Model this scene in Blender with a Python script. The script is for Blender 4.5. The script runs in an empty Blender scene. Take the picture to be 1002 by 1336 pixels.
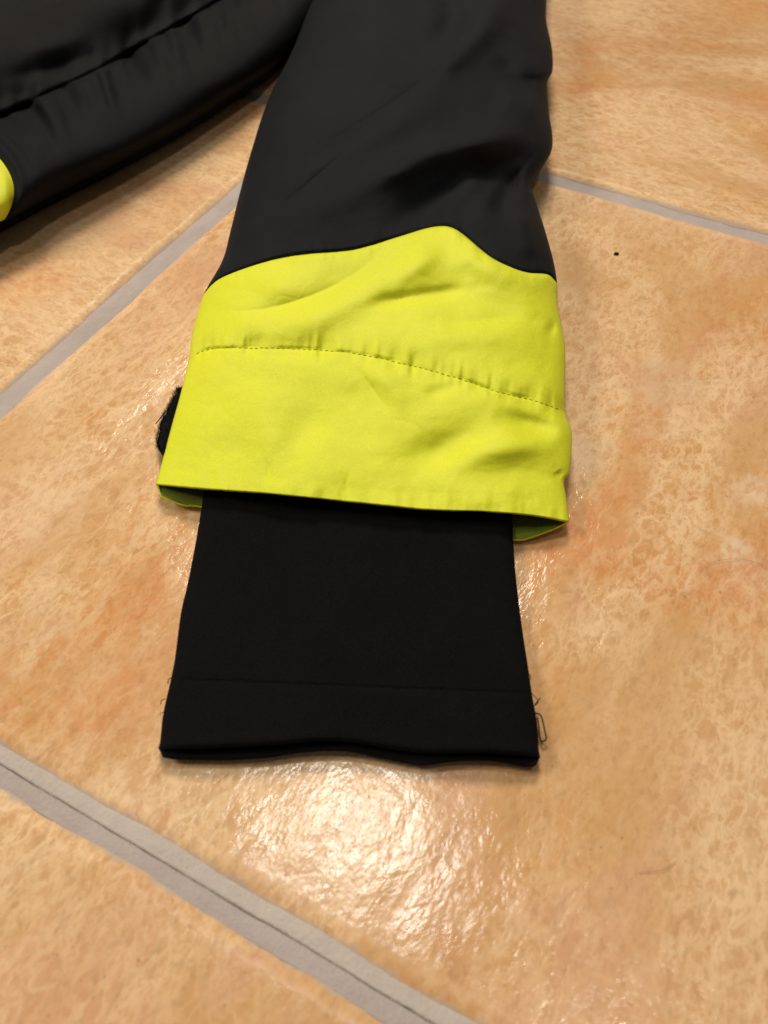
import bpy, math, random
import numpy as np
from mathutils import Vector

random.seed(7)
rng = np.random.RandomState(11)
sc = bpy.context.scene
C = sc.collection

# ------------------------------------------------------------------ camera
CAM_H = 0.27            # phone held 27 cm above the floor
FPX = 1134.0            # focal length in photo pixels (photo 1002 x 1336)
PITCH = math.radians(52.2)
cam_d = bpy.data.cameras.new("camera")
cam = bpy.data.objects.new("camera", cam_d)
C.objects.link(cam)
cam.location = (0, 0, CAM_H)
cam.rotation_euler = (math.pi / 2 - PITCH, 0, 0)
cam_d.sensor_fit = 'VERTICAL'
cam_d.sensor_height = 36.0
cam_d.lens = FPX / 1336.0 * 36.0
cam_d.clip_start = 0.01
cam_d.clip_end = 100
cam_d.dof.use_dof = True
cam_d.dof.focus_distance = 0.37
cam_d.dof.aperture_fstop = 12.0
sc.camera = cam

# ------------------------------------------------------------------ light
sc.view_settings.view_transform = 'Standard'
sc.view_settings.look = 'None'
sc.view_settings.gamma = 1.0
sc.view_settings.exposure = -0.27
w = bpy.data.worlds.new("World")
sc.world = w
w.use_nodes = True
bg = w.node_tree.nodes['Background']
bg.inputs[0].default_value = (1.0, 0.86, 0.70, 1)
bg.inputs[1].default_value = 0.15


def lamp(name, loc, target, size, energy, col, sy=None):
    d = bpy.data.lights.new(name, 'AREA')
    d.shape = 'RECTANGLE' if sy else 'DISK'
    d.size = size
    if sy:
        d.size_y = sy
    d.energy = energy
    d.color = col
    o = bpy.data.objects.new(name, d)
    C.objects.link(o)
    o.location = loc
    o.rotation_euler = (Vector(target) - Vector(loc)).to_track_quat('-Z', 'Y').to_euler()
    return o


lamp("ceiling_lamp", (-0.09, 0.80, 2.35), (0, 0.2, 0), 0.36, 9.5, (1.0, 0.95, 0.88), 0.22)
lamp("back_ceiling_lamp", (-0.10, 1.95, 2.20), (0, 0.3, 0), 0.70, 64.0, (1.0, 0.86, 0.70), 0.60)
lamp("side_lamp", (0.62, 0.10, 2.35), (0, 0.25, 0), 0.22, 7.0, (1.0, 0.86, 0.70))
lamp("left_fill_lamp", (-1.25, 0.30, 1.10), (0, 0.25, 0), 0.45, 15.0, (1.0, 0.88, 0.72))  # added unseen fill that brightens the left floor and grazes its ridges

# ------------------------------------------------------------------ helpers
FWD = np.array([0, math.cos(PITCH), -math.sin(PITCH)])
UPV = np.array([0, math.sin(PITCH), math.cos(PITCH)])


def G(px, py, z=0.0):
    """point of the place seen at a photo pixel, at height z above the floor"""
    px = np.asarray(px, float)
    py = np.asarray(py, float)
    z = np.asarray(z, float)
    a = (px - 501) / FPX
    b = (py - 668) / FPX
    dx = a
    dy = FWD[1] - b * UPV[1]
    dz = FWD[2] - b * UPV[2]
    t = (CAM_H - z) / -dz
    return np.stack(np.broadcast_arrays(dx * t, dy * t, z + 0 * t), -1)


class Noise2:
    def __init__(s, seed):
        s.g = np.random.RandomState(seed).rand(256, 256) * 2 - 1

    def __call__(s, x, y, octs=3, rough=0.5):
        tot = 0
        amp = 1.0
        for o in range(octs):
            X = x * 2 ** o + 17.3 * o
            Y = y * 2 ** o + 5.1 * o
            xi = np.floor(X).astype(int)
            yi = np.floor(Y).astype(int)
            fx = X - xi
            fy = Y - yi
            fx = fx ** 3 * (fx * (fx * 6 - 15) + 10)
            fy = fy ** 3 * (fy * (fy * 6 - 15) + 10)
            g = s.g
            a = g[xi % 256, yi % 256]
            b = g[(xi + 1) % 256, yi % 256]
            c = g[xi % 256, (yi + 1) % 256]
            d = g[(xi + 1) % 256, (yi + 1) % 256]
            tot = tot + amp * ((a * (1 - fx) + b * fx) * (1 - fy) + (c * (1 - fx) + d * fx) * fy)
            amp *= rough
        return tot


NA, NB, NC = Noise2(3), Noise2(8), Noise2(21)


def sstep(a, b, x):
    t = np.clip((x - a) / (b - a), 0, 1)
    return t * t * (3 - 2 * t)


def mesh_obj(name, verts, faces, mat, parent=None, smooth=True):
    me = bpy.data.meshes.new(name)
    me.from_pydata([tuple(v) for v in np.asarray(verts).tolist()], [], faces)
    me.update()
    if smooth:
        me.polygons.foreach_set('use_smooth', [True] * len(me.polygons))
    if mat:
        me.materials.append(mat)
    o = bpy.data.objects.new(name, me)
    C.objects.link(o)
    if parent:
        o.parent = parent
    return o


def grid_faces(nr, nc, off=0, flip=False, wrap=False):
    r = np.arange(nr - 1)[:, None]
    c = np.arange(nc if wrap else nc - 1)[None, :]
    c2 = (c + 1) % nc
    a = r * nc + c + off
    b = r * nc + c2 + off
    d = (r + 1) * nc + c + off
    e = (r + 1) * nc + c2 + off
    q = np.stack([a, b, e, d] if not flip else [a, d, e, b], -1).reshape(-1, 4)
    return q.tolist()


def tube(points, rad, sides=6):
    """verts, faces of a round thread through points; rad number or list"""
    P = np.asarray(points, float)
    n = len(P)
    rad = np.ones(n) * rad
    V = []
    for i in range(n):
        t = P[min(i + 1, n - 1)] - P[max(i - 1, 0)]
        t = t / (np.linalg.norm(t) + 1e-12)
        up = np.array([0, 0, 1.0]) if abs(t[2]) < 0.9 else np.array([1.0, 0, 0])
        a = np.cross(t, up)
        a /= np.linalg.norm(a)
        b = np.cross(t, a)
        for k in range(sides):
            q = 2 * math.pi * k / sides
            V.append(P[i] + rad[i] * (math.cos(q) * a + math.sin(q) * b))
    F = grid_faces(n, sides, wrap=True)
    F.append(list(range(sides)))
    F.append(list(range((n - 1) * sides, n * sides))[::-1])
    return V, F


def join(parts):
    V, F = [], []
    for v, f in parts:
        o = len(V)
        V.extend(v)
        F.extend([[i + o for i in q] for q in f])
    return V, F


def curve_pts(pts, n):
    """smooth (Catmull-Rom) resampling of a polyline by arc length"""
    P = np.asarray(pts, float)
    Q = np.vstack([2 * P[0] - P[1], P, 2 * P[-1] - P[-2]])
    out = []
    for i in range(1, len(Q) - 2):
        t = np.linspace(0, 1, 16, endpoint=False)[:, None]
        p0, p1, p2, p3 = Q[i - 1], Q[i], Q[i + 1], Q[i + 2]
        out.append(0.5 * (2 * p1 + (p2 - p0) * t + (2 * p0 - 5 * p1 + 4 * p2 - p3) * t ** 2 + (3 * p1 - p0 - 3 * p2 + p3) * t ** 3))
    out.append(P[-1:])
    out = np.vstack(out)
    d = np.r_[0, np.cumsum(np.linalg.norm(np.diff(out, axis=0), axis=1))]
    u = np.linspace(0, d[-1], n)
    return np.stack([np.interp(u, d, out[:, k]) for k in range(P.shape[1])], -1)


def by_x(pts):
    """y as a smooth function of x"""
    c = curve_pts(pts, 300)
    o = np.argsort(c[:, 0])
    return lambda x: np.interp(x, c[o, 0], c[o, 1])


def by_y(pts):
    c = curve_pts(pts, 400)
    o = np.argsort(c[:, 1])
    return lambda y: np.interp(y, c[o, 1], c[o, 0])


def fold(px, py, pts, width, taper=0.35, mode='ridge'):
    """height of a crease running along a photo polyline: 1 on the line, tapering at its ends"""
    P = curve_pts(pts, 14)
    best = np.full(px.shape, 1e9)
    sgn = np.zeros(px.shape)
    U = np.zeros(px.shape)
    for i in range(len(P) - 1):
        a, b = P[i], P[i + 1]
        d = b - a
        L2 = d @ d
        t = np.clip(((px - a[0]) * d[0] + (py - a[1]) * d[1]) / L2, 0, 1)
        qx = px - (a[0] + t * d[0])
        qy = py - (a[1] + t * d[1])
        dist = np.hypot(qx, qy)
        m = dist < best
        best = np.where(m, dist, best)
        sgn = np.where(m, np.sign(d[0] * qy - d[1] * qx), sgn)
        U = np.where(m, (i + t) / (len(P) - 1), U)
    tp = sstep(0, taper, U) * sstep(0, taper, 1 - U)
    tp = 0.08 + 0.92 * tp
    if mode == 'ridge':
        return tp * np.exp(-(best / width) ** 2)
    if mode == 'sharp':
        return tp * np.exp(-np.abs(best) / width)
    if mode == 'step':      # one side (right of travel) stands higher, fading away
        s = sgn * best
        return tp * (0.5 + 0.5 * np.tanh(s / (width * 0.35))) * np.exp(-(best / (width * 3)) ** 2)
    return 0


# ------------------------------------------------------------------ node helpers
def new_mat(name):
    m = bpy.data.materials.new(name)
    m.use_nodes = True
    nt = m.node_tree
    return m, nt, nt.nodes['Principled BSDF']


def N(nt, t, **kw):
    n = nt.nodes.new(t)
    for k, v in kw.items():
        setattr(n, k, v)
    return n


def lk(nt, a, b):
    nt.links.new(a, b)


def noise(nt, vec, scale, detail=3, rough=0.55, dist=0.0):
    n = N(nt, 'ShaderNodeTexNoise')
    n.inputs['Scale'].default_value = scale
    n.inputs['Detail'].default_value = detail
    n.inputs['Roughness'].default_value = rough
    n.inputs['Distortion'].default_value = dist
    lk(nt, vec, n.inputs['Vector'])
    return n.outputs['Fac']


def ramp(nt, fac, stops):
    r = N(nt, 'ShaderNodeValToRGB')
    e = r.color_ramp.elements
    e[0].position = stops[0][0]
    e[0].color = tuple(stops[0][1]) + (1,)
    e[1].position = stops[-1][0]
    e[1].color = tuple(stops[-1][1]) + (1,)
    for p, c in stops[1:-1]:
        x = e.new(p)
        x.color = tuple(c) + (1,)
    lk(nt, fac, r.inputs[0])
    return r.outputs[0]


def maprange(nt, v, a, b, c, d, smooth=True):
    n = N(nt, 'ShaderNodeMapRange')
    n.interpolation_type = 'SMOOTHSTEP' if smooth else 'LINEAR'
    for i, x in enumerate((a, b, c, d)):
        n.inputs[1 + i].default_value = x
    lk(nt, v, n.inputs[0])
    return n.outputs[0]


def math_n(nt, op, a, b):
    n = N(nt, 'ShaderNodeMath', operation=op)
    for i, x in enumerate((a, b)):
        if isinstance(x, (int, float)):
            n.inputs[i].default_value = x
        else:
            lk(nt, x, n.inputs[i])
    return n.outputs[0]


def mix(nt, fac, a, b, blend='MIX'):
    n = N(nt, 'ShaderNodeMix', data_type='RGBA', blend_type=blend)
    for k, x in ((0, fac), (6, a), (7, b)):
        if isinstance(x, (int, float)):
            n.inputs[k].default_value = x
        elif isinstance(x, tuple):
            n.inputs[k].default_value = x + (1,)
        else:
            lk(nt, x, n.inputs[k])
    return n.outputs[2]


def bump(nt, h, dist, strength=1.0, prev=None):
    n = N(nt, 'ShaderNodeBump')
    n.inputs['Strength'].default_value = strength
    n.inputs['Distance'].default_value = dist
    lk(nt, h, n.inputs['Height'])
    if prev:
        lk(nt, prev, n.inputs['Normal'])
    return n.outputs[0]


# ------------------------------------------------------------------ floor
ANG = math.radians(-27.95)
E1 = np.array([math.cos(ANG), math.sin(ANG)])
E2 = np.array([-E1[1], E1[0]])
PT = 1.4880 * CAM_H           # tile pitch, about 40 cm
GW = 0.0088                   # joint width
C1 = 0.1367 * CAM_H
C3 = -1.0137 * CAM_H


def tile_material():
    m, nt, b = new_mat("glazed_stone_look_tile")
    tc = N(nt, 'ShaderNodeTexCoord')
    oi = N(nt, 'ShaderNodeObjectInfo')
    add = N(nt, 'ShaderNodeVectorMath', operation='MULTIPLY_ADD')
    comb = N(nt, 'ShaderNodeCombineXYZ')
    lk(nt, oi.outputs['Random'], comb.inputs[0])
    lk(nt, oi.outputs['Random'], comb.inputs[2])
    lk(nt, comb.outputs[0], add.inputs[0])
    add.inputs[1].default_value = (3.0, 0, 7.0)
    lk(nt, tc.outputs['Object'], add.inputs[2])
    P = add.outputs[0]

    def mp(sx, sy, rz=0.0):
        n = N(nt, 'ShaderNodeMapping')
        n.inputs['Scale'].default_value = (sx, sy, 1)
        n.inputs['Rotation'].default_value = (0, 0, rz)
        lk(nt, P, n.inputs[0])
        return n.outputs[0]
    big = noise(nt, mp(1, 0.75, 0.15), 11, 5, 0.6, 0.4)
    big2 = noise(nt, mp(1.2, 0.7, -0.1), 17, 3, 0.55, 0.4)
    stroke = noise(nt, mp(1, 0.50, 0.12), 210, 4, 0.58, 0.6)
    stroke2 = noise(nt, mp(1, 0.45, -0.25), 125, 4, 0.62, 0.5)
    fine = noise(nt, mp(1, 0.6), 420, 3, 0.6, 0.4)
    patch = noise(nt, mp(1, 0.6, 0.3), 13, 3, 0.6, 0.8)
    col = ramp(nt, big, [(0.33, (0.58, 0.265, 0.10)), (0.42, (0.57, 0.32, 0.13)), (0.51, (0.57, 0.345, 0.16)), (0.58, (0.585, 0.36, 0.175)), (0.68, (0.63, 0.42, 0.24))])
    pinkf = maprange(nt, big2, 0.50, 0.66, 0, 0.65)
    col = mix(nt, pinkf, col, (0.60, 0.34, 0.20))
    # pale raised strokes, denser inside pale patches
    th = math_n(nt, 'ADD', stroke, math_n(nt, 'MULTIPLY', math_n(nt, 'SUBTRACT', patch, 0.5), 0.55))
    palef = maprange(nt, th, 0.42, 0.66, 0, 0.34)
    col = mix(nt, palef, col, (0.72, 0.50, 0.285))
    th2 = math_n(nt, 'ADD', stroke2, math_n(nt, 'MULTIPLY', math_n(nt, 'SUBTRACT', patch, 0.5), 0.9))
    palef2 = maprange(nt, th2, 0.45, 0.80, 0, 0.50)
    col = mix(nt, palef2, col, (0.72, 0.52, 0.33))
    # thin pale wormy veins, barely raised; their paleness also paints the lit relief
    wv = noise(nt, mp(1, 0.5, -0.1), 135, 4, 0.6, 0.25)
    wv2 = noise(nt, mp(1, 0.6, 0.35), 260, 3, 0.55, 0.2)
    veins = maprange(nt, math_n(nt, 'ABSOLUTE', math_n(nt, 'SUBTRACT', wv, 0.5), 0), 0.0, 0.075, 1.0, 0.0)
    veins2 = maprange(nt, math_n(nt, 'ABSOLUTE', math_n(nt, 'SUBTRACT', wv2, 0.52), 0), 0.0, 0.08, 0.7, 0.0)
    veins = math_n(nt, 'MAXIMUM', veins, veins2)
    vm = maprange(nt, patch, 0.38, 0.60, 0.12, 0.85)
    col = mix(nt, math_n(nt, 'MULTIPLY', veins, vm), col, (0.77, 0.565, 0.34))
    # fired-in blotches of this floor, at their places; the last also paints light falloff
    geo = N(nt, 'ShaderNodeNewGeometry')
    wob = N(nt, 'ShaderNodeTexNoise')
    wob.inputs['Scale'].default_value = 60
    wob.inputs['Detail'].default_value = 3
    lk(nt, geo.outputs['Position'], wob.inputs['Vector'])
    wsub = N(nt, 'ShaderNodeVectorMath', operation='MULTIPLY_ADD')
    lk(nt, wob.outputs['Color'], wsub.inputs[0])
    wsub.inputs[1].default_value = (0.028, 0.028, 0.0)
    lk(nt, geo.outputs['Position'], wsub.inputs[2])
    for (px, py, r, c, f) in ((140, 925, 0.021, (0.60, 0.25, 0.10), 0.55),
                              (55, 820, 0.012, (0.60, 0.40, 0.24), 0.4),
                              (40, 365, 0.026, (0.58, 0.24, 0.08), 0.6),
                              (330, 138, 0.02, (0.58, 0.24, 0.08), 0.7),
                              (590, 1260, 0.012, (0.52, 0.24, 0.10), 0.55),
                              (975, 800, 0.014, (0.60, 0.28, 0.12), 0.4),
                              (960, 420, 0.030, (0.56, 0.27, 0.10), 0.6),
                              (865, 500, 0.018, (0.62, 0.44, 0.27), 0.7),
                              (770, 590, 0.013, (0.72, 0.54, 0.36), 0.65),
                              (985, 640, 0.013, (0.74, 0.57, 0.40), 0.7),
                              (950, 720, 0.010, (0.74, 0.57, 0.40), 0.7),
                              (60, 660, 0.022, (0.72, 0.52, 0.34), 0.45),
                              (120, 730, 0.020, (0.60, 0.34, 0.13), 0.5),
                              (860, 60, 0.08, (0.40, 0.21, 0.10), 0.5)):  # olive-tan blotch that also paints the far floor's light falloff
        q = G(px, py, 0.0)
        dn = N(nt, 'ShaderNodeVectorMath', operation='DISTANCE')
        lk(nt, wsub.outputs[0], dn.inputs[0])
        dn.inputs[1].default_value = (q[0] + 0.014, q[1] + 0.014, 0.0)
        mf = maprange(nt, dn.outputs['Value'], r * 0.35, r * 1.25, f, 0.0)
        mf = math_n(nt, 'MULTIPLY', mf, maprange(nt, stroke, 0.30, 0.60, 1.0, 0.45) if c[1] < 0.35 else maprange(nt, stroke, 0.40, 0.56, 0.35, 1.0))
        col = mix(nt, mf, col, c)
    pit = noise(nt, mp(1, 1), 520, 1, 0.4)
    dark = math_n(nt, 'MULTIPLY', maprange(nt, fine, 0.25, 0.55, 0.85, 1.0), maprange(nt, pit, 0.20, 0.27, 0.75, 1.0))
    cc = N(nt, 'ShaderNodeCombineColor')
    for i in range(3):
        lk(nt, dark, cc.inputs[i])
    col = mix(nt, 1.0, col, cc.outputs[0], 'MULTIPLY')
    # mortar smeared over the worn rim of each tile
    sepn = N(nt, 'ShaderNodeSeparateXYZ')
    lk(nt, tc.outputs['Object'], sepn.inputs[0])
    mx = math_n(nt, 'MAXIMUM', math_n(nt, 'ABSOLUTE', sepn.outputs[0], 0), math_n(nt, 'ABSOLUTE', sepn.outputs[1], 0))
    ed = math_n(nt, 'SUBTRACT', (PT - GW) / 2, mx)
    ed = math_n(nt, 'SUBTRACT', ed, math_n(nt, 'MULTIPLY', math_n(nt, 'SUBTRACT', stroke2, 0.42), 0.0060))
    smear = maprange(nt, ed, 0.0000, 0.0026, 0.95, 0.0)
    col = mix(nt, smear, col, (0.46, 0.375, 0.315))
    lk(nt, col, b.inputs['Base Color'])
    rg = maprange(nt, stroke2, 0.3, 0.7, 0.20, 0.11)
    rg = math_n(nt, 'MAXIMUM', rg, maprange(nt, ed, 0.002, 0.0075, 0.9, 0.1))
    lk(nt, rg, b.inputs['Roughness'])
    lk(nt, maprange(nt, ed, 0.001, 0.007, 0.08, 0.5), b.inputs['Specular IOR Level'])
    h1 = bump(nt, stroke2, 0.00034, 0.6)
    h2 = bump(nt, stroke, 0.00021, 0.6, h1)
    peb = noise(nt, mp(1, 0.75), 330, 2, 0.5)
    h2 = bump(nt, peb, 0.00016, 0.6, h2)
    h2 = bump(nt, math_n(nt, 'MULTIPLY', veins, vm), 0.00003, 0.6, h2)
    h3 = bump(nt, fine, 0.00012, 0.5, h2)
    lk(nt, h3, b.inputs['Normal'])
    return m


def grout_material(name, ca, cb, rough=0.85):
    m, nt, b = new_mat(name)
    geo = N(nt, 'ShaderNodeNewGeometry')
    P = geo.outputs['Position']
    n1 = noise(nt, P, 55, 4, 0.6)
    n2 = noise(nt, P, 900, 3, 0.7)
    col = mix(nt, maprange(nt, n1, 0.3, 0.7, 0, 1), ca, cb)
    col = mix(nt, maprange(nt, n2, 0.35, 0.75, 0, 0.35), col, (ca[0] * 1.25, ca[1] * 1.25, ca[2] * 1.25))
    lk(nt, col, b.inputs['Base Color'])
    b.inputs['Roughness'].default_value = rough
    n3 = noise(nt, P, 350, 4, 0.7)
    lk(nt, bump(nt, n3, 0.0005, 0.8, bump(nt, n2, 0.0005, 0.6)), b.inputs['Normal'])
    return m


M_tile = tile_material()
M_grout = grout_material("grey_lilac_grout", (0.365, 0.32, 0.305), (0.42, 0.37, 0.355))
M_grout2 = grout_material("pale_grey_grout", (0.43, 0.39, 0.36), (0.49, 0.45, 0.42))

floor_v = [(-3, -2, -0.004), (3, -2, -0.004), (3, 4, -0.004), (-3, 4, -0.004)]
floor = mesh_obj("floor", floor_v, [[0, 1, 2, 3]], M_grout, smooth=False)
floor["kind"] = "structure"


def make_tile(i, j, n):
    half = PT / 2
    W = PT - GW
    u = np.linspace(-1, 1, n)
    # denser rows next to the edges
    u = np.sign(u) * (1 - (1 - np.abs(u)) ** 1.5)
    X, Y = np.meshgrid(u * W / 2, u * W / 2)
    sx, sy = i * 13.7 + 50, j * 7.9 + 50
    wav = 0.0008
    ex = np.abs(X) / (W / 2)
    ey = np.abs(Y) / (W / 2)
    X2 = X + np.sign(X) * ex ** 20 * wav * NA(Y * 35 + sx, X * 0 + sy + np.sign(X) * 3, 3)
    Y2 = Y + np.sign(Y) * ey ** 20 * wav * NB(X * 35 + sy, X * 0 + sx + np.sign(Y) * 3, 3)
    dx = W / 2 - np.abs(X)
    dy = W / 2 - np.abs(Y)
    d = np.minimum(dx, dy)
    rr = 0.0065
    q = np.clip(1 - d / rr, 0, 1)
    Z = -0.0017 * q ** 2.2
    Z = Z + 0.00035 * NC(X * 30 + sx, Y * 16 + sy, 3) * np.clip(d / 0.004, 0, 1)
    V = np.stack([X2, Y2, Z], -1)
    F = grid_faces(n, n)
    # skirt down to the bed
    border = [(0, k) for k in range(n)] + [(k, n - 1) for k in range(1, n)] + [(n - 1, k) for k in range(n - 2, -1, -1)] + [(k, 0) for k in range(n - 2, 0, -1)]
    base = n * n
    V = V.reshape(-1, 3).tolist()
    for (r, c) in border:
        v = V[r * n + c]
        V.append((v[0], v[1], -0.0038))
    L = len(border)
    for k in range(L):
        a = border[k][0] * n + border[k][1]
        b_ = border[(k + 1) % L][0] * n + border[(k + 1) % L][1]
        F.append([a, base + k, base + (k + 1) % L, b_])
    return V, F


low = None
for i in range(-4, 4):
    for j in range(-3, 7):
        vis = (i, j) in ((0, 0), (-1, 0), (0, 1), (0, -1), (-1, 1), (-1, -1))
        c = E1 * (C3 + (i + 0.5) * PT) + E2 * (C1 + (j + 0.5) * PT)
        if vis:
            V, F = make_tile(i, j, 170)
            o = mesh_obj("tile", V, F, M_tile, floor)
        else:
            if low is None:
                V, F = make_tile(9, 9, 24)
                o = mesh_obj("tile", V, F, M_tile, floor)
                low = o.data
            else:
                o = bpy.data.objects.new("tile", low)
                C.objects.link(o)
                o.parent = floor
        rot = ANG
        if (i + j) % 2:
            rot += math.pi / 2
        if (i, j) == (0, -1):
            rot = ANG + math.pi
        if not vis:
            rot += math.pi * ((i * 3 + j * 5) % 2)
        o.location = (c[0], c[1], 0)
        o.rotation_euler = (0, 0, rot)


def grout_strip(name, a, b_, off0, off1, mat, z0, z1, zc=0.0, n=260, m=9, seed=0):
    """mortar in a joint, from a to b, between the sideways offsets off0 and off1"""
    a = np.array(a)
    b_ = np.array(b_)
    d = (b_ - a) / np.linalg.norm(b_ - a)
    nn = np.array([-d[1], d[0]])
    t = np.linspace(0, 1, n)[:, None]
    u = np.linspace(0, 1, m)[None, :]
    L = np.linalg.norm(b_ - a)
    w_ = off0 + (off1 - off0) * u + 0 * t
    edge_w = 0.00018 * NA(t * L * 90 + seed, u * 0 + seed, 3)
    w_ = w_ + edge_w * np.where((u == 0) | (u == 1), 1, 0.6)
    P = a[None, None, :] + d * (t[..., None] * L) + nn * w_[..., None]
    Z = z0 + (z1 - z0) * u + zc * np.sin(np.pi * u) + 0.00012 * NB(t * L * 260 + seed, u * 5 + seed, 2)
    # side walls
    V = np.concatenate([P, Z[..., None]], -1)
    Vl = V[:, :1].copy()
    Vl[..., 2] = -0.0039
    Vr = V[:, -1:].copy()
    Vr[..., 2] = -0.0039
    V = np.concatenate([Vl, V, Vr], 1)
    return mesh_obj(name, V.reshape(-1, 3), grid_faces(n, m + 2, flip=True), mat, floor)


def gp(u, v):
    return E1 * u + E2 * v


# near joint (two mortar strips with a hairline gap between them)
uA, uB = C3 - 2 * PT, C3 + 3 * PT
hw = GW / 2 + 0.0020
grout_strip("grout_strip", gp(uA, C1), gp(uB, C1), 0.00014, hw, M_grout2, -0.0011, -0.0013, 0.0002, 900, 9, 3)
grout_strip("grout_strip", gp(uA, C1), gp(uB, C1), -hw, -0.00010, M_grout, -0.0010, -0.0014, 0.0003, 900, 9, 9)
# far joint
grout_strip("grout_strip", gp(uA, C1 + PT), gp(uB, C1 + PT), -hw, hw, M_grout, -0.0016, -0.0016, -0.0003, 700, 9, 5)
# cross joints
for k in (0, 1, -1):
    for j in (-1, 0, 1):
        grout_strip("grout_strip", gp(C3 + k * PT, C1 + j * PT + hw), gp(C3 + k * PT, C1 + (j + 1) * PT - hw), -hw, hw, M_grout, -0.0015, -0.0015, 0.0004, 260, 9, 12 + k + 3 * j)

# ------------------------------------------------------------------ fabrics
def weave(nt, coord, scale, ang=0.0):
    outs = []
    for k, rot in enumerate((ang, ang + math.pi / 2)):
        mpn = N(nt, 'ShaderNodeMapping')
        mpn.inputs['Rotation'].default_value = (0, 0, rot)
        lk(nt, coord, mpn.inputs[0])
        wv = N(nt, 'ShaderNodeTexWave')
        wv.inputs['Scale'].default_value = scale
        wv.inputs['Distortion'].default_value = 0.6
        wv.inputs['Detail'].default_value = 1.0
        lk(nt, mpn.outputs[0], wv.inputs[0])
        outs.append(wv.outputs['Fac'])
    return math_n(nt, 'MAXIMUM', outs[0], outs[1])


def fabric(name, col, col2, rough, sheen, weave_scale, wd, spec=0.4, tint=None, crumple=0.0006):
    m, nt, b = new_mat(name)
    geo = N(nt, 'ShaderNodeNewGeometry')
    P = geo.outputs['Position']
    n1 = noise(nt, P, 22, 4, 0.6, 0.3)
    n2 = noise(nt, P, 1600, 2, 0.6)
    c = mix(nt, maprange(nt, n1, 0.3, 0.7, 0, 1), col, col2)
    c = mix(nt, maprange(nt, n2, 0.3, 0.8, 0, 0.28), c, (col[0] * 1.5 + 0.01, col[1] * 1.5 + 0.01, col[2] * 1.5 + 0.01))
    lk(nt, c, b.inputs['Base Color'])
    b.inputs['Roughness'].default_value = rough
    b.inputs['Specular IOR Level'].default_value = spec
    b.inputs['Sheen Weight'].default_value = sheen
    b.inputs['Sheen Roughness'].default_value = 0.4
    if tint:
        b.inputs['Sheen Tint'].default_value = tint + (1,)
    n3 = noise(nt, P, 75, 4, 0.55, 0.6)
    h0 = bump(nt, n3, crumple, 0.7)
    wv = weave(nt, P, weave_scale, 0.3)
    lk(nt, bump(nt, wv, wd, 0.5, h0), b.inputs['Normal'])
    return m


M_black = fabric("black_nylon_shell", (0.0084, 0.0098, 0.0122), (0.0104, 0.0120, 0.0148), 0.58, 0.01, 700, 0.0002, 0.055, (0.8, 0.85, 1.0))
M_yellow = fabric("acid_yellow_shell", (0.61, 0.675, 0.020), (0.65, 0.705, 0.026), 0.52, 0.10, 700, 0.0001, 0.33, (1.0, 1.0, 0.4), 0.0009)
M_lining_shaded = fabric("shaded_olive_lining", (0.085, 0.11, 0.008), (0.13, 0.16, 0.011), 0.8, 0.05, 500, 0.0002, 0.2)  # olive lining; the shade inside the cuff opening is put into its colour
M_knit = fabric("black_stretch_knit", (0.0026, 0.0029, 0.0034), (0.0034, 0.0038, 0.0044), 0.9, 0.008, 420, 0.00025, 0.06, (0.7, 0.8, 1.0), 0.0003)
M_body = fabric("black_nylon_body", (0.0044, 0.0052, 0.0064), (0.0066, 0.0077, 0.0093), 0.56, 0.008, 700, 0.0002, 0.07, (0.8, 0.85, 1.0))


def plain(name, col, rough=0.8, spec=0.3):
    m, nt, b = new_mat(name)
    tc = N(nt, 'ShaderNodeNewGeometry')
    n1 = noise(nt, tc.outputs['Position'], 900, 2)
    c = mix(nt, maprange(nt, n1, 0.3, 0.7, 0, 1), col, (col[0] * 1.5, col[1] * 1.5, col[2] * 1.5))
    lk(nt, c, b.inputs['Base Color'])
    b.inputs['Roughness'].default_value = rough
    b.inputs['Specular IOR Level'].default_value = spec
    return m


M_thread = plain("black_thread", (0.012, 0.009, 0.008))
M_ythread = plain("olive_yellow_thread", (0.28, 0.30, 0.012))
M_fuzz = plain("black_hook_fuzz", (0.006, 0.006, 0.006), 0.95, 0.1)
M_crumb = plain("dark_crumb", (0.02, 0.012, 0.008))
M_hair = plain("brown_hair", (0.22, 0.13, 0.07), 0.5)

jacket = bpy.data.objects.new("jacket", None)
jacket.empty_display_size = 0.05
C.objects.link(jacket)
jacket["label"] = "black padded jacket with acid yellow cuff band, lying on the terracotta tiled floor"
jacket["category"] = "jacket"

# ------------------------------------------------------------------ sleeve
SEAM1 = [(266, 384), (276, 372), (290, 362), (320, 350), (360, 338), (400, 331.5), (440, 328.5), (470, 324), (520, 309), (556, 298), (578, 295), (592, 298), (606, 307), (640, 335), (670, 350), (690, 356), (708, 357), (718, 360), (727, 370)]
STITCH = [(246, 470), (262, 459), (290, 454), (340, 454), (380, 455), (440, 458), (480, 464), (540, 478), (600, 494), (640, 508), (700, 524), (738, 538)]
HEM = [(203, 631), (270, 637), (340, 642), (400, 648), (500, 658), (560, 664), (640, 667), (700, 672), (743, 680)]
LEFT = by_y([(470, -160), (428, -60), (405, 0), (384, 60), (350, 130), (327, 200), (312, 255), (301, 300), (290, 340), (266, 384), (252, 430), (246, 470), (236, 512), (222, 562), (211, 604), (203, 631)])
RIGHT = by_y([(724, -160), (716, -60), (713, 0), (713, 28), (720, 62), (721, 92), (714, 108), (716, 145), (721, 180), (717, 203), (694, 238), (699, 262), (711, 300), (722, 340), (727, 370), (728, 400), (737, 450), (737, 500), (738, 538), (745, 560), (746, 580), (743, 615), (736, 628), (739, 650), (743, 680)])


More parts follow.
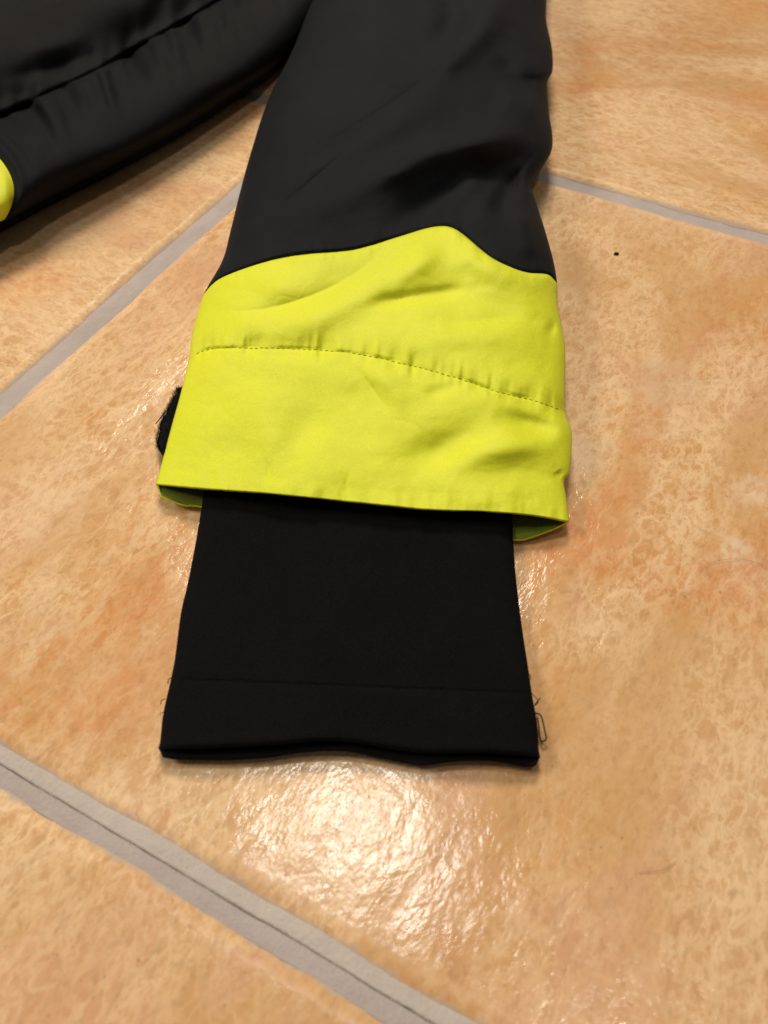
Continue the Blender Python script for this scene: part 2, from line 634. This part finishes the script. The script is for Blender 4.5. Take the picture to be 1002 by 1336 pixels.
def make_row(pts):
    f = by_x(pts)
    x0, x1 = pts[0][0], pts[-1][0]
    y0, y1 = pts[0][1], pts[-1][1]
    s = np.linspace(0, 1, 200)
    y = f(x0 + (x1 - x0) * s)
    bow = y - (y0 + (y1 - y0) * s)
    return y0, y1, (lambda q: np.interp(q, s, bow))


rows = [(-160, -160, lambda q: 0 * q)]
kf = [0.0, 0.5, 0.66, 1.0]
for r in (SEAM1, STITCH, HEM):
    rows.append(make_row(r))


def sleeve_img(s, t):
    """photo position of the upper face; s across, t along (0 far end, .5 colour seam, .66 stitching, 1 hem)"""
    y0 = np.interp(t, kf, [r[0] for r in rows])
    y1 = np.interp(t, kf, [r[1] for r in rows])
    bows = [r[2](s) for r in rows]
    bow = 0
    for k in range(4):
        wgt = np.clip(1 - np.abs(t - kf[k]) / ((kf[k] - kf[k - 1]) if k > 0 else 1), 0, 1) * (t <= kf[k]) if k > 0 else np.clip(1 - t / kf[1], 0, 1)
        if k < 3 and k > 0:
            wgt = np.where(t > kf[k], np.clip(1 - (t - kf[k]) / (kf[k + 1] - kf[k]), 0, 1), wgt)
        if k == 1:
            wgt = np.where(t < kf[1], sstep(0.25, 0.5, t), wgt)
        bow = bow + wgt * bows[k]
    xl = LEFT(y0)
    xr = RIGHT(y1)
    px = xl + (xr - xl) * s
    py = y0 + (y1 - y0) * s + bow
    return px, py


def sleeve_T(t):
    return np.interp(t, [0, 0.25, 0.4, 0.5, 0.66, 0.85, 1.0], [0.052, 0.046, 0.040, 0.034, 0.0265, 0.0195, 0.0150])


def sleeve_folds(px, py):
    mm = 0.001
    h = 0
    F_ = lambda *a: fold(px, py, *a)
    # black shell
    h = h - 1.5 * mm * F_([(326, 216), (380, 205), (440, 178), (520, 128), (610, 60)], 7, 0.5, 'sharp')
    h = h + 2.6 * mm * F_([(330, 246), (420, 215), (510, 165), (600, 100)], 26)
    h = h - 0.9 * mm * F_([(308, 294), (360, 272), (410, 232), (480, 170)], 6, 0.5, 'sharp')
    h = h + 1.8 * mm * F_([(350, 300), (430, 265), (500, 225), (560, 195)], 28)
    h = h + 4.2 * mm * F_([(470, 250), (560, 200), (640, 182), (712, 172)], 22)
    h = h - 4.0 * mm * F_([(470, 318), (550, 278), (625, 232), (680, 206), (716, 206)], 23)
    h = h + 2.4 * mm * F_([(574, 296), (592, 262), (640, 222)], 13)
    h = h - 3.6 * mm * F_([(694, 238), (670, 240), (656, 262), (652, 296)], 15)
    h = h + 1.5 * mm * F_([(690, 262), (686, 300), (700, 345)], 16)
    h = h + 3.0 * mm * F_([(540, 110), (600, 65), (634, 32), (650, -20)], 20)
    h = h - 2.4 * mm * F_([(560, 70), (588, 30), (580, -50)], 18)
    h = h - 1.6 * mm * F_([(640, 70), (680, 104), (714, 108)], 14)
    h = h + 1.6 * mm * F_([(640, 125), (690, 140), (718, 145)], 20)
    h = h + 1.5 * mm * F_([(470, -60), (490, 40), (440, 130)], 35)
    # yellow shell
    h = h - 1.3 * mm * F_([(262, 402), (310, 406), (360, 400), (420, 380), (470, 352), (506, 318)], 8, 0.45, 'sharp')
    h = h + 2.0 * mm * F_([(290, 425), (360, 424), (430, 408), (490, 375), (535, 325)], 20, 0.5)
    h = h + 1.2 * mm * F_([(300, 375), (380, 370), (440, 345)], 20, 0.5)
    h = h - 1.6 * mm * F_([(474, 399), (500, 394), (550, 386), (620, 376)], 9, 0.3)
    h = h - 1.5 * mm * F_([(480, 398), (560, 388), (640, 392), (700, 405)], 24, 0.5)
    h = h + 2.2 * mm * F_([(500, 370), (545, 345), (585, 312)], 18, 0.5)
    h = h + 1.8 * mm * F_([(580, 296), (620, 338), (680, 368), (722, 376)], 16, 0.5)
    h = h - 0.8 * mm * F_([(530, 410), (600, 419), (660, 414), (715, 418)], 7, 0.5, 'sharp')
    h = h + 1.4 * mm * F_([(500, 432), (560, 440), (650, 438), (720, 452)], 18, 0.5)
    h = h - 2.2 * mm * F_([(740, 405), (724, 425), (718, 442)], 7)
    h = h - 0.9 * mm * F_([(452, 464), (475, 492), (512, 545)], 5, 0.5, 'sharp')
    h = h + 1.0 * mm * F_([(478, 468), (505, 500), (545, 540)], 14, 0.5)
    h = h - 2.4 * mm * F_([(640, 536), (700, 556), (748, 560)], 14, 0.45)
    h = h + 3.0 * mm * F_([(570, 612), (650, 586), (748, 576)], 20, 0.5)
    h = h - 2.2 * mm * F_([(490, 602), (560, 594), (605, 572), (645, 540)], 22, 0.5)
    h = h - 0.8 * mm * F_([(550, 515), (580, 508), (602, 498)], 9)
    h = h - 3.2 * mm * F_([(748, 630), (735, 622), (728, 612)], 7)
    h = h + 1.3 * mm * F_([(330, 480), (348, 560), (320, 625)], 30, 0.5)
    h = h - 1.1 * mm * F_([(420, 470), (400, 560), (350, 634)], 24, 0.5)
    h = h - 1.1 * mm * F_([(240, 575), (300, 590), (380, 575)], 26, 0.5)
    h = h - 0.7 * mm * F_([(345, 640), (350, 612), (340, 590)], 6, 0.5, 'sharp')
    h = h - 0.7 * mm * F_([(455, 655), (452, 630), (458, 610)], 6, 0.5, 'sharp')
    h = h + 0.9 * mm * F_([(560, 640), (640, 648), (700, 630)], 16, 0.5)
    return h


NS = 301


def sleeve_top(T, S):
    px, py = sleeve_img(S, T)
    th = sleeve_T(T)
    e = np.abs(2 * S - 1)
    prof = np.clip(1 - e ** 2.6, 0, 1) ** 0.5
    ze = 0.42 * th
    inner = sstep(0, 0.06, S) * sstep(0, 0.06, 1 - S)
    z = ze + (th - ze) * prof
    z = z + inner * (1.25 + 0.35 * (1 - sstep(0.42, 0.5, T))) * sleeve_folds(px, py)
    z = z + inner * 0.0010 * NA(px / 95, py / 75, 2) + inner * 0.00018 * NB(px / 30 + 9, py / 24, 2)
    # small crisp wrinkles
    cr = (1 - np.clip(np.abs(NC(px / 70 + py / 160 + 3, py / 45 - px / 200, 2)) / 0.22, 0, 1)) ** 2
    z = z - inner * sstep(0.5, 0.56, T) * 0.00022 * cr * np.clip(0.1 + NB(px / 90, py / 90 + 30, 1), 0, 1)
    # seams pull the cloth in, with small puckers either side
    _, y1 = sleeve_img(S, 0 * T + 0.5)
    d1 = np.abs(py - y1)
    z = z - 0.0012 * np.exp(-(d1 / 3.0) ** 2)
    z = z + 0.00045 * np.exp(-(d1 / 12.0) ** 2) * NC(px / 11, py / 60, 2)
    _, y2 = sleeve_img(S, 0 * T + 0.66)
    d2 = py - y2
    z = z - (0.0005 + 0.0004 * NB(px / 25 + 4, py * 0, 1)) * np.exp(-(d2 / 2.6) ** 2) - 0.0012 * np.exp(-(d2 / 14.0) ** 2)
    amp = np.where(d2 < 0, np.exp(-(d2 / 17) ** 2), 0.7 * np.exp(-(d2 / 12) ** 2))
    z = z + 0.0013 * amp * NA(px / 12 + 40 + d2 * 0.006, py / 90, 2) * (0.5 + 0.8 * np.abs(NB(px / 60, px * 0 + 2, 1)))
    _, y3 = sleeve_img(S, 0 * T + 1.0)
    d3 = y3 - py
    z = z + 0.0005 * np.exp(-(d3 / 22.0) ** 2) * NB(px / 17 + 3, py / 50, 2)
    z = z - 0.00025 * np.exp(-((d3 - 20) / 7.0) ** 2) * inner * (0.6 + 0.4 * NC(px / 30, py / 30, 1))
    return px, py, np.maximum(z, 0.002)


BRIM = by_x([(202, 634), (207, 646), (224, 655), (242, 661), (266, 663), (400, 688), (560, 700), (672, 706), (684, 705), (704, 699), (724, 691), (736, 685), (744, 682)])


def sleeve_shell(name, t0, t1, nt_, mat, open_end):
    t = np.linspace(t0, t1, nt_)[:, None]
    s = np.linspace(0, 1, NS)[None, :]
    s = 0.5 - 0.5 * np.cos(np.pi * s) * (0.35) - (1 - 0.35) * (0.5 - s) if True else s
    s = (s - s.min()) / (s.max() - s.min())
    T = t + 0 * s
    S = s + 0 * t
    px, py, z = sleeve_top(T, S)
    top = G(px, py, z)
    # underside: from edge to edge, resting on the floor
    nb = 81
    sb = np.linspace(0, 1, nb)[None, :]
    A = top[:, :1, :]
    B = top[:, -1:, :]
    xy = A + (B - A) * sb[..., None]
    e = np.abs(2 * sb - 1)
    pr = np.clip(1 - e ** 3.0, 0, 1) ** 0.5
    zb = A[..., 2] * (1 - sb) + B[..., 2] * sb
    zb = zb * (1 - pr) + 0.0008 * pr
    bot = xy.copy()
    bot[..., 2] = zb
    # the rim of the underside comes forward past the upper rim
    xx = sleeve_img(S[:, :1], T[:, :1])[0]
    x1 = sleeve_img(S[:, -1:], T[:, -1:])[0]
    bx = xx + (x1 - xx) * sb
    target = G(bx, BRIM(bx), zb)
    target[:, 0] = top[:, 0]
    target[:, -1] = top[:, -1]
    k = sstep(0.80, 1.0, T[:, :1])[..., None]
    hemt = target[-1:, :, :] if open_end else target[:1]
    shift = (hemt - bot[-1:, :, :]) if open_end else 0 * bot[:1]
    if open_end:
        bot = bot + k * shift
    ring = np.concatenate([top, bot[:, -2:0:-1, :]], 1)
    nr, nc, _ = ring.shape
    V = ring.reshape(-1, 3)
    F = grid_faces(nr, nc, wrap=True, flip=True)
    o = mesh_obj(name, V, F, mat, jacket)
    md = o.modifiers.new("cloth_thickness", 'SOLIDIFY')
    md.thickness = 0.0011
    md.offset = -1
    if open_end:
        o.data.materials.append(M_lining_shaded)
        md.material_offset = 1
    return o, top


sleeve, sl_top = sleeve_shell("sleeve", 0.0, 0.5, 300, M_black, False)
band, band_top = sleeve_shell("cuff_band", 0.5, 1.0, 260, M_yellow, True)

# stitches: single threads lying along the quilting seam and the colour seam
def stitches(name, t, x0, x1, step, length, rad, mat, parent, lift, jitter=0.0):
    parts = []
    s = x0
    while s < x1:
        q = np.linspace(s, s + length, 5)
        px, py, z = sleeve_top(np.full((1, 5), t), q[None, :])
        P = G(px, py + jitter * (random.random() - 0.5), z + lift)[0]
        P[0, 2] -= rad * 1.2
        P[-1, 2] -= rad * 1.2
        parts.append(tube(P, rad, 5))
        s += step * (0.9 + 0.2 * random.random())
    V, F = join(parts)
    return mesh_obj(name, V, F, mat, parent)


st = stitches("stitching", 0.66, 0.02, 0.985, 0.0145, 0.0095, 0.00022, M_ythread, band, 0.0001, 1.2)

# ------------------------------------------------------------------ inner cuff
IC_L = by_y([(285, 560), (270, 620), (262, 668), (253, 720), (244, 765), (236, 800), (228, 860), (222, 890), (213, 930), (209, 965), (206, 978)])
IC_R = by_y([(660, 560), (665, 620), (668, 672), (672, 740), (680, 810), (689, 870), (694, 905), (701, 945), (703, 978), (705, 988)])
IC_END = by_x([(206, 976), (216, 977), (260, 977), (300, 975), (360, 972), (420, 967), (470, 970), (520, 979), (560, 983), (620, 982), (660, 984), (705, 988)])
IC_LIP = by_x([(206, 980), (212, 988), (230, 991), (260, 992), (300, 992), (350, 989), (380, 984), (420, 980), (455, 981), (490, 988), (530, 996), (555, 999), (590, 994), (640, 993), (670, 998), (690, 1001), (700, 998), (705, 990)])


def build_inner_cuff():
    nr, ns = 220, 201
    t = np.linspace(0, 1, nr)[:, None]
    s = np.linspace(0, 1, ns)[None, :]
    s = s - 0.55 * np.sin(2 * np.pi * s) / (2 * np.pi)
    yl = 560 + (976 - 560) * t
    yr = 560 + (988 - 560) * t
    xl, xr = IC_L(yl), IC_R(yr)
    px = xl + (xr - xl) * s
    py = yl + (yr - yl) * s
    straight_end = 976 + 12 * s
    py = py + (IC_END(px) - straight_end) * sstep(0.75, 1, t)
    ze = 0.0034
    lift = 0.0008 * np.exp(-((px - 430) / 60) ** 2) * sstep(0.85, 1, t) + 0.0012 * sstep(0.5, 1, t)
    th = 0.0074 - 0.0008 * np.exp(-((px - 560) / 70) ** 2) * sstep(0.8, 1, t) + lift
    e = np.abs(2 * s - 1)
    prof = np.clip(1 - e ** 14, 0, 1) ** 0.5
    z = ze + (th - ze) * prof
    z = z + prof * (0.0005 * NA(px / 90, py / 90 + 7, 2) + 0.00012 * NB(px / 20, py / 20 + 7, 2))
    # hem line of the knit
    yh = 886 + (px - 222) * 0.040
    z = z - prof * 0.0005 * np.exp(-((py - yh) / 2.0) ** 2) + prof * 0.0003 * sstep(0, 12, py - yh)
    # rolled lip
    endy = IC_END(px)
    z = z + prof * 0.0005 * np.exp(-((py - endy + 9) / 7) ** 2) - prof * 0.0009 * sstep(-7, 0, py - endy) ** 2
    top = G(px, py, z)
    nb = 81
    sb = np.linspace(0, 1, nb)[None, :]
    A, B = top[:, :1], top[:, -1:]
    bot = A + (B - A) * sb[..., None]
    e = np.abs(2 * sb - 1)
    pr = np.clip(1 - e ** 12, 0, 1) ** 0.5
    zb = ze * (1 - pr) + (0.0004 + 0.0024 * sstep(0.5, 1, t)) * pr
    bx = xl + (xr - xl) * sb
    bz = zb + pr * 0.0011 * np.exp(-((bx - 425) / 55) ** 2) * sstep(0.9, 1, t)
    bot[..., 2] = bz
    tgt = G(bx[-1], IC_LIP(bx[-1]), bz[-1] + 0.0006)
    tgt[0] = top[-1, 0]
    tgt[-1] = top[-1, -1]
    bot = bot + sstep(0.9, 1, t)[..., None] * (tgt - bot[-1])[None]
    ring = np.concatenate([top, bot[:, -2:0:-1]], 1)
    F = grid_faces(ring.shape[0], ring.shape[1], wrap=True, flip=True)
    o = mesh_obj("inner_cuff", ring.reshape(-1, 3), F, M_knit, jacket)
    md = o.modifiers.new("cloth_thickness", 'SOLIDIFY')
    md.thickness = 0.0016
    md.offset = -1
    bv = o.modifiers.new("soft_edge", 'BEVEL')
    bv.width = 0.0005
    bv.segments = 2
    bv.limit_method = 'ANGLE'
    bv.angle_limit = 0.9
    return o


inner = build_inner_cuff()


def thread(pts, rad, mat, parent, name="loose_thread"):
    P = curve_pts([(a, b_) for a, b_, c_ in pts], 22)
    zz = np.interp(np.linspace(0, 1, 22), np.linspace(0, 1, len(pts)), [c_ for a, b_, c_ in pts])
    Q = G(P[:, 0], P[:, 1], zz)
    V, F = tube(Q, rad, 6)
    return mesh_obj(name, V, F, mat, parent)


thread([(698, 930, .004), (702, 931, .005), (706, 934, .006), (709, 945, .005), (711, 955, .004), (713, 963, .003), (710, 967, .002), (706, 967, .002)], 0.00026, M_thread, inner)
thread([(701, 936, .004), (703, 947, .003), (704, 960, .002), (708, 972, .001)], 0.00026, M_thread, inner)
thread([(694, 905, .004), (698, 909, .005), (702, 914, .004), (701, 918, .003), (697, 921, .002)], 0.00014, M_thread, inner)
thread([(698, 919, .003), (702, 914, .004), (705, 911, .006)], 0.00018, M_thread, inner)
thread([(689, 878, .004), (692, 882, .004), (692, 887, .003)], 0.00012, M_thread, inner)
thread([(215, 912, .004), (211, 914, .005), (209.5, 919, .004)], 0.00016, M_thread, inner)
thread([(214, 930, .003), (209.5, 930, .003), (209, 934, .002)], 0.00010, M_thread, inner)
thread([(223, 884, .004), (220, 887, .004), (219, 892, .003)], 0.00018, M_thread, inner)

# ------------------------------------------------------------------ hook tab at the left side of the cuff
def build_tab():
    out = curve_pts([(234, 507), (230, 511), (225, 521), (219, 533), (213, 545), (209, 558), (206, 570), (205.5, 581), (208, 586), (212, 592)], 40)
    inn = np.stack([np.linspace(262, 242, 40), np.linspace(500, 600, 40)], -1)
    m = 14
    u = np.linspace(0, 1, m)[None, :, None]
    I = out[:, None, :] * (1 - u) + inn[:, None, :] * u
    jag = 1.6 * NA(np.arange(40)[:, None] * 0.7, u[..., 0] * 0, 3)
    I[..., 0] += jag * (1 - u[..., 0])
    prof = np.clip(1 - (1 - np.clip(u[..., 0] * 4, 0, 1)) ** 2, 0, 1) ** 0.5
    zt = 0.0050 + 0.0028 * prof + 0 * I[..., 0]
    zb = 0.0050 - 0.0024 * prof + 0 * I[..., 0]
    top = G(I[..., 0], I[..., 1], zt)
    bot = top.copy()
    bot[..., 2] = zb
    n = 40
    V = np.concatenate([top.reshape(-1, 3), bot.reshape(-1, 3)])
    F = grid_faces(n, m, flip=True) + grid_faces(n, m, off=n * m)
    for row in (0, n - 1):
        for c in range(m - 1):
            a = row * m + c
            F.append([a, a + 1, a + 1 + n * m, a + n * m])
    for r in range(n - 1):
        a = r * m + m - 1
        F.append([a, a + m, a + m + n * m, a + n * m])
    tab = mesh_obj("closure_tab", V, F, M_fuzz, jacket)
    parts = []
    for k in range(3200):
        a = rng.rand() ** 1.0
        i = int(a * 39)
        uu = rng.rand() ** 2 * 0.5
        p = out[i] * (1 - uu) + inn[i] * uu
        z0 = 0.0055 + 0.002 * min(1, uu * 4)
        q0 = G(p[0], p[1], z0)
        d = np.array([-0.8 + 0.7 * rng.randn(), 0.6 * rng.randn(), 0.5 + 0.7 * rng.rand()])
        d /= np.linalg.norm(d)
        L = 0.0006 + 0.0013 * rng.rand() ** 1.5
        q1 = q0 + d * L * 0.6
        q2 = q1 + (d + 0.7 * rng.randn(3)) * L * 0.4
        parts.append(tube([q0, q1, q2], [0.00005, 0.00004, 0.00002], 3))
    Vv, Ff = join(parts)
    fz = mesh_obj("fuzz", Vv, Ff, M_fuzz, tab)
    fz["kind"] = "stuff"
    thread([(217, 536, .006), (211, 543, .007), (206, 549.5, .006), (203, 553, .005)], 0.00024, M_thread, tab)
    thread([(232, 518, .007), (230.5, 510, .008), (230, 505, .007)], 0.00022, M_thread, tab)


build_tab()

# ------------------------------------------------------------------ jacket body, upper left
def build_body():
    n = 260
    EDGE = curve_pts([(-420, 470), (-300, 425), (-180, 375), (-80, 330), (0, 292), (60, 260), (120, 230), (200, 188), (260, 153), (310, 120), (350, 92), (385, 58), (410, 26), (450, -30)], n)
    SEAM = curve_pts([(-480, 330), (-360, 290), (-220, 245), (-100, 198), (0, 152), (60, 125), (130, 92), (180, 62), (232, 34), (275, 8), (320, -24), (365, -54), (400, -80), (450, -115)], n)
    UP = curve_pts([(-480, 60), (-360, 20), (-240, -40), (-100, -90), (0, -120), (60, -135), (130, -150), (200, -165), (260, -178), (320, -190), (380, -200), (420, -205), (440, -210), (480, -215)], n)
    nr1, nr2 = 110, 110
    r1 = np.linspace(0, 1, nr1)
    r1 = r1 ** 1.3
    r2 = np.linspace(0, 1, nr2)[1:]
    R = np.r_[r1, 1 + r2][:, None]
    I1 = EDGE[None] * (1 - np.clip(R, 0, 1)[..., None]) + SEAM[None] * np.clip(R, 0, 1)[..., None]
    I2 = SEAM[None] * (2 - np.clip(R, 1, 2))[..., None] + UP[None] * (np.clip(R, 1, 2) - 1)[..., None]
    I = np.where((R <= 1)[..., None], I1, I2)
    k0 = int(np.argmin(np.abs(EDGE[:, 0] - 0)))
    # the colour joint bows forward
    col = np.arange(n)[None, :]
    wgt = np.exp(-((col - k0) / 22.0) ** 2)
    Rb = np.clip(R, 0, 1)
    mid = 0.5 * (EDGE[k0, 0] + SEAM[k0, 0])
    I[..., 0] += wgt * (15 - mid) * np.sin(np.pi * Rb) ** 0.8
    px, py = I[..., 0], I[..., 1]
    z = 0.010 + 0.026 * np.sqrt(np.clip(1 - (1 - np.clip(R * 1.15, 0, 1)) ** 2, 0, 1)) + 0 * px
    z = z + 0.016 * sstep(1.0, 1.5, R)
    z = z - 0.0022 * np.exp(-((R - 1) / 0.022) ** 2) - 0.0034 * np.exp(-((R - 1) / 0.16) ** 2)
    inner_ = sstep(0, 0.15, R)
    pk = NA(col / 6.5, R * 0.8, 2)
    z = z + inner_ * 0.0042 * pk * np.exp(-((R - 0.9) / 0.28) ** 2) * (R <= 1) + 0.0015 * pk * np.exp(-((R - 1) / 0.12) ** 2)
    z = z + inner_ * 0.0010 * NB(px / 120, py / 70, 2)
    z = z - 0.0022 * np.exp(-((col - k0) / 1.6) ** 2) * (R <= 1) * inner_
    mm = 0.001
    z = z - 1.2 * mm * fold(px, py, [(-10, 100), (60, 93), (120, 76), (160, 80)], 10, 0.5)
    z = z + 1.5 * mm * fold(px, py, [(10, 70), (70, 60), (130, 35)], 16)
    z = z - 1.2 * mm * fold(px, py, [(190, 60), (200, 30), (215, -20)], 12)
    z = z + 1.5 * mm * fold(px, py, [(-10, 20), (60, 0), (150, -20)], 12)
    z = np.maximum(z, 0.004)
    z[-12:] = z[-12:] * np.linspace(1, 0.2, 12)[:, None]
    top = G(px, py, z)
    # underside below the lower edge: curls back under and down to the floor
    e = top[0]
    nx = np.gradient(e[:, 0])
    ny = np.gradient(e[:, 1])
    L = np.hypot(nx, ny)
    nrm = np.stack([-ny / L, nx / L, 0 * L], -1)
    und = []
    for a in np.linspace(1, 0, 12)[:-1]:
        ang = a * math.pi / 2
        und.append(e + nrm * 0.012 * (1 - math.cos(math.pi / 2 - (math.pi / 2 - ang))) * 1.0 - np.array([0, 0, 1]) * ((e[:, 2:3] - 0.0006) * math.sin(ang)))
    und = np.array(und)
    allr = np.concatenate([und, top], 0)
    nu = len(und)
    nr = allr.shape[0]
    V = allr.reshape(-1, 3)
    Fall = np.array(grid_faces(nr, n))
    rr = Fall[:, 0] // n
    cc = Fall[:, 0] % n
    Rfull = np.r_[np.zeros(nu), R[:, 0]]
    yel = (cc < k0) & (Rfull[np.minimum(rr + 1, nr - 1)] <= 1.0001)
    yel &= (cc > k0 - 60) & (Rfull[rr] > 0.045)

    def sub(name, F, mat):
        u, inv = np.unique(F, return_inverse=True)
        return mesh_obj(name, V[u], inv.reshape(F.shape).tolist(), mat, jacket)
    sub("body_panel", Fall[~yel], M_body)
    sub("hem_inset", Fall[yel], M_yellow)


build_body()

# the jacket's own origin: on the floor under the sleeve
jacket.location = (0.0, 0.36, 0.0)
for ch in jacket.children:
    ch.location = (0.0, -0.36, 0.0)

# ------------------------------------------------------------------ small things on the floor
def crumb():
    c = G(804, 331, 0.0006)
    V, F = [], []
    nu, nv = 10, 6
    for a in range(nv + 1):
        ph = math.pi * a / nv
        for b_ in range(nu):
            q = 2 * math.pi * b_ / nu
            r = 1 + 0.25 * math.sin(3 * q + a)
            V.append((c[0] + 0.0013 * r * math.sin(ph) * math.cos(q), c[1] + 0.0009 * r * math.sin(ph) * math.sin(q), c[2] + 0.0008 * math.cos(ph)))
    o = mesh_obj("crumb", V, grid_faces(nv + 1, nu, wrap=True), M_crumb)
    o["label"] = "tiny dark crumb on the tile to the right of the black sleeve"
    o["category"] = "crumb"


crumb()
h = thread([(834, 1139, .0006), (850, 1137, .0009), (866, 1134, .0012), (882, 1124, .0008)], 0.00005, M_hair, None, "hair")
h["label"] = "short brown hair on the lower right tile, below the frayed inner cuff corner"
h["category"] = "hair"
h = thread([(908, 752, .0006), (925, 735, .0009), (960, 729, .0010), (990, 735, .0007), (1010, 748, .0006)], 0.00005, M_hair, None, "hair")
h["label"] = "long thin curved hair on the tile near the right edge, beside the inner cuff"
h["category"] = "hair"
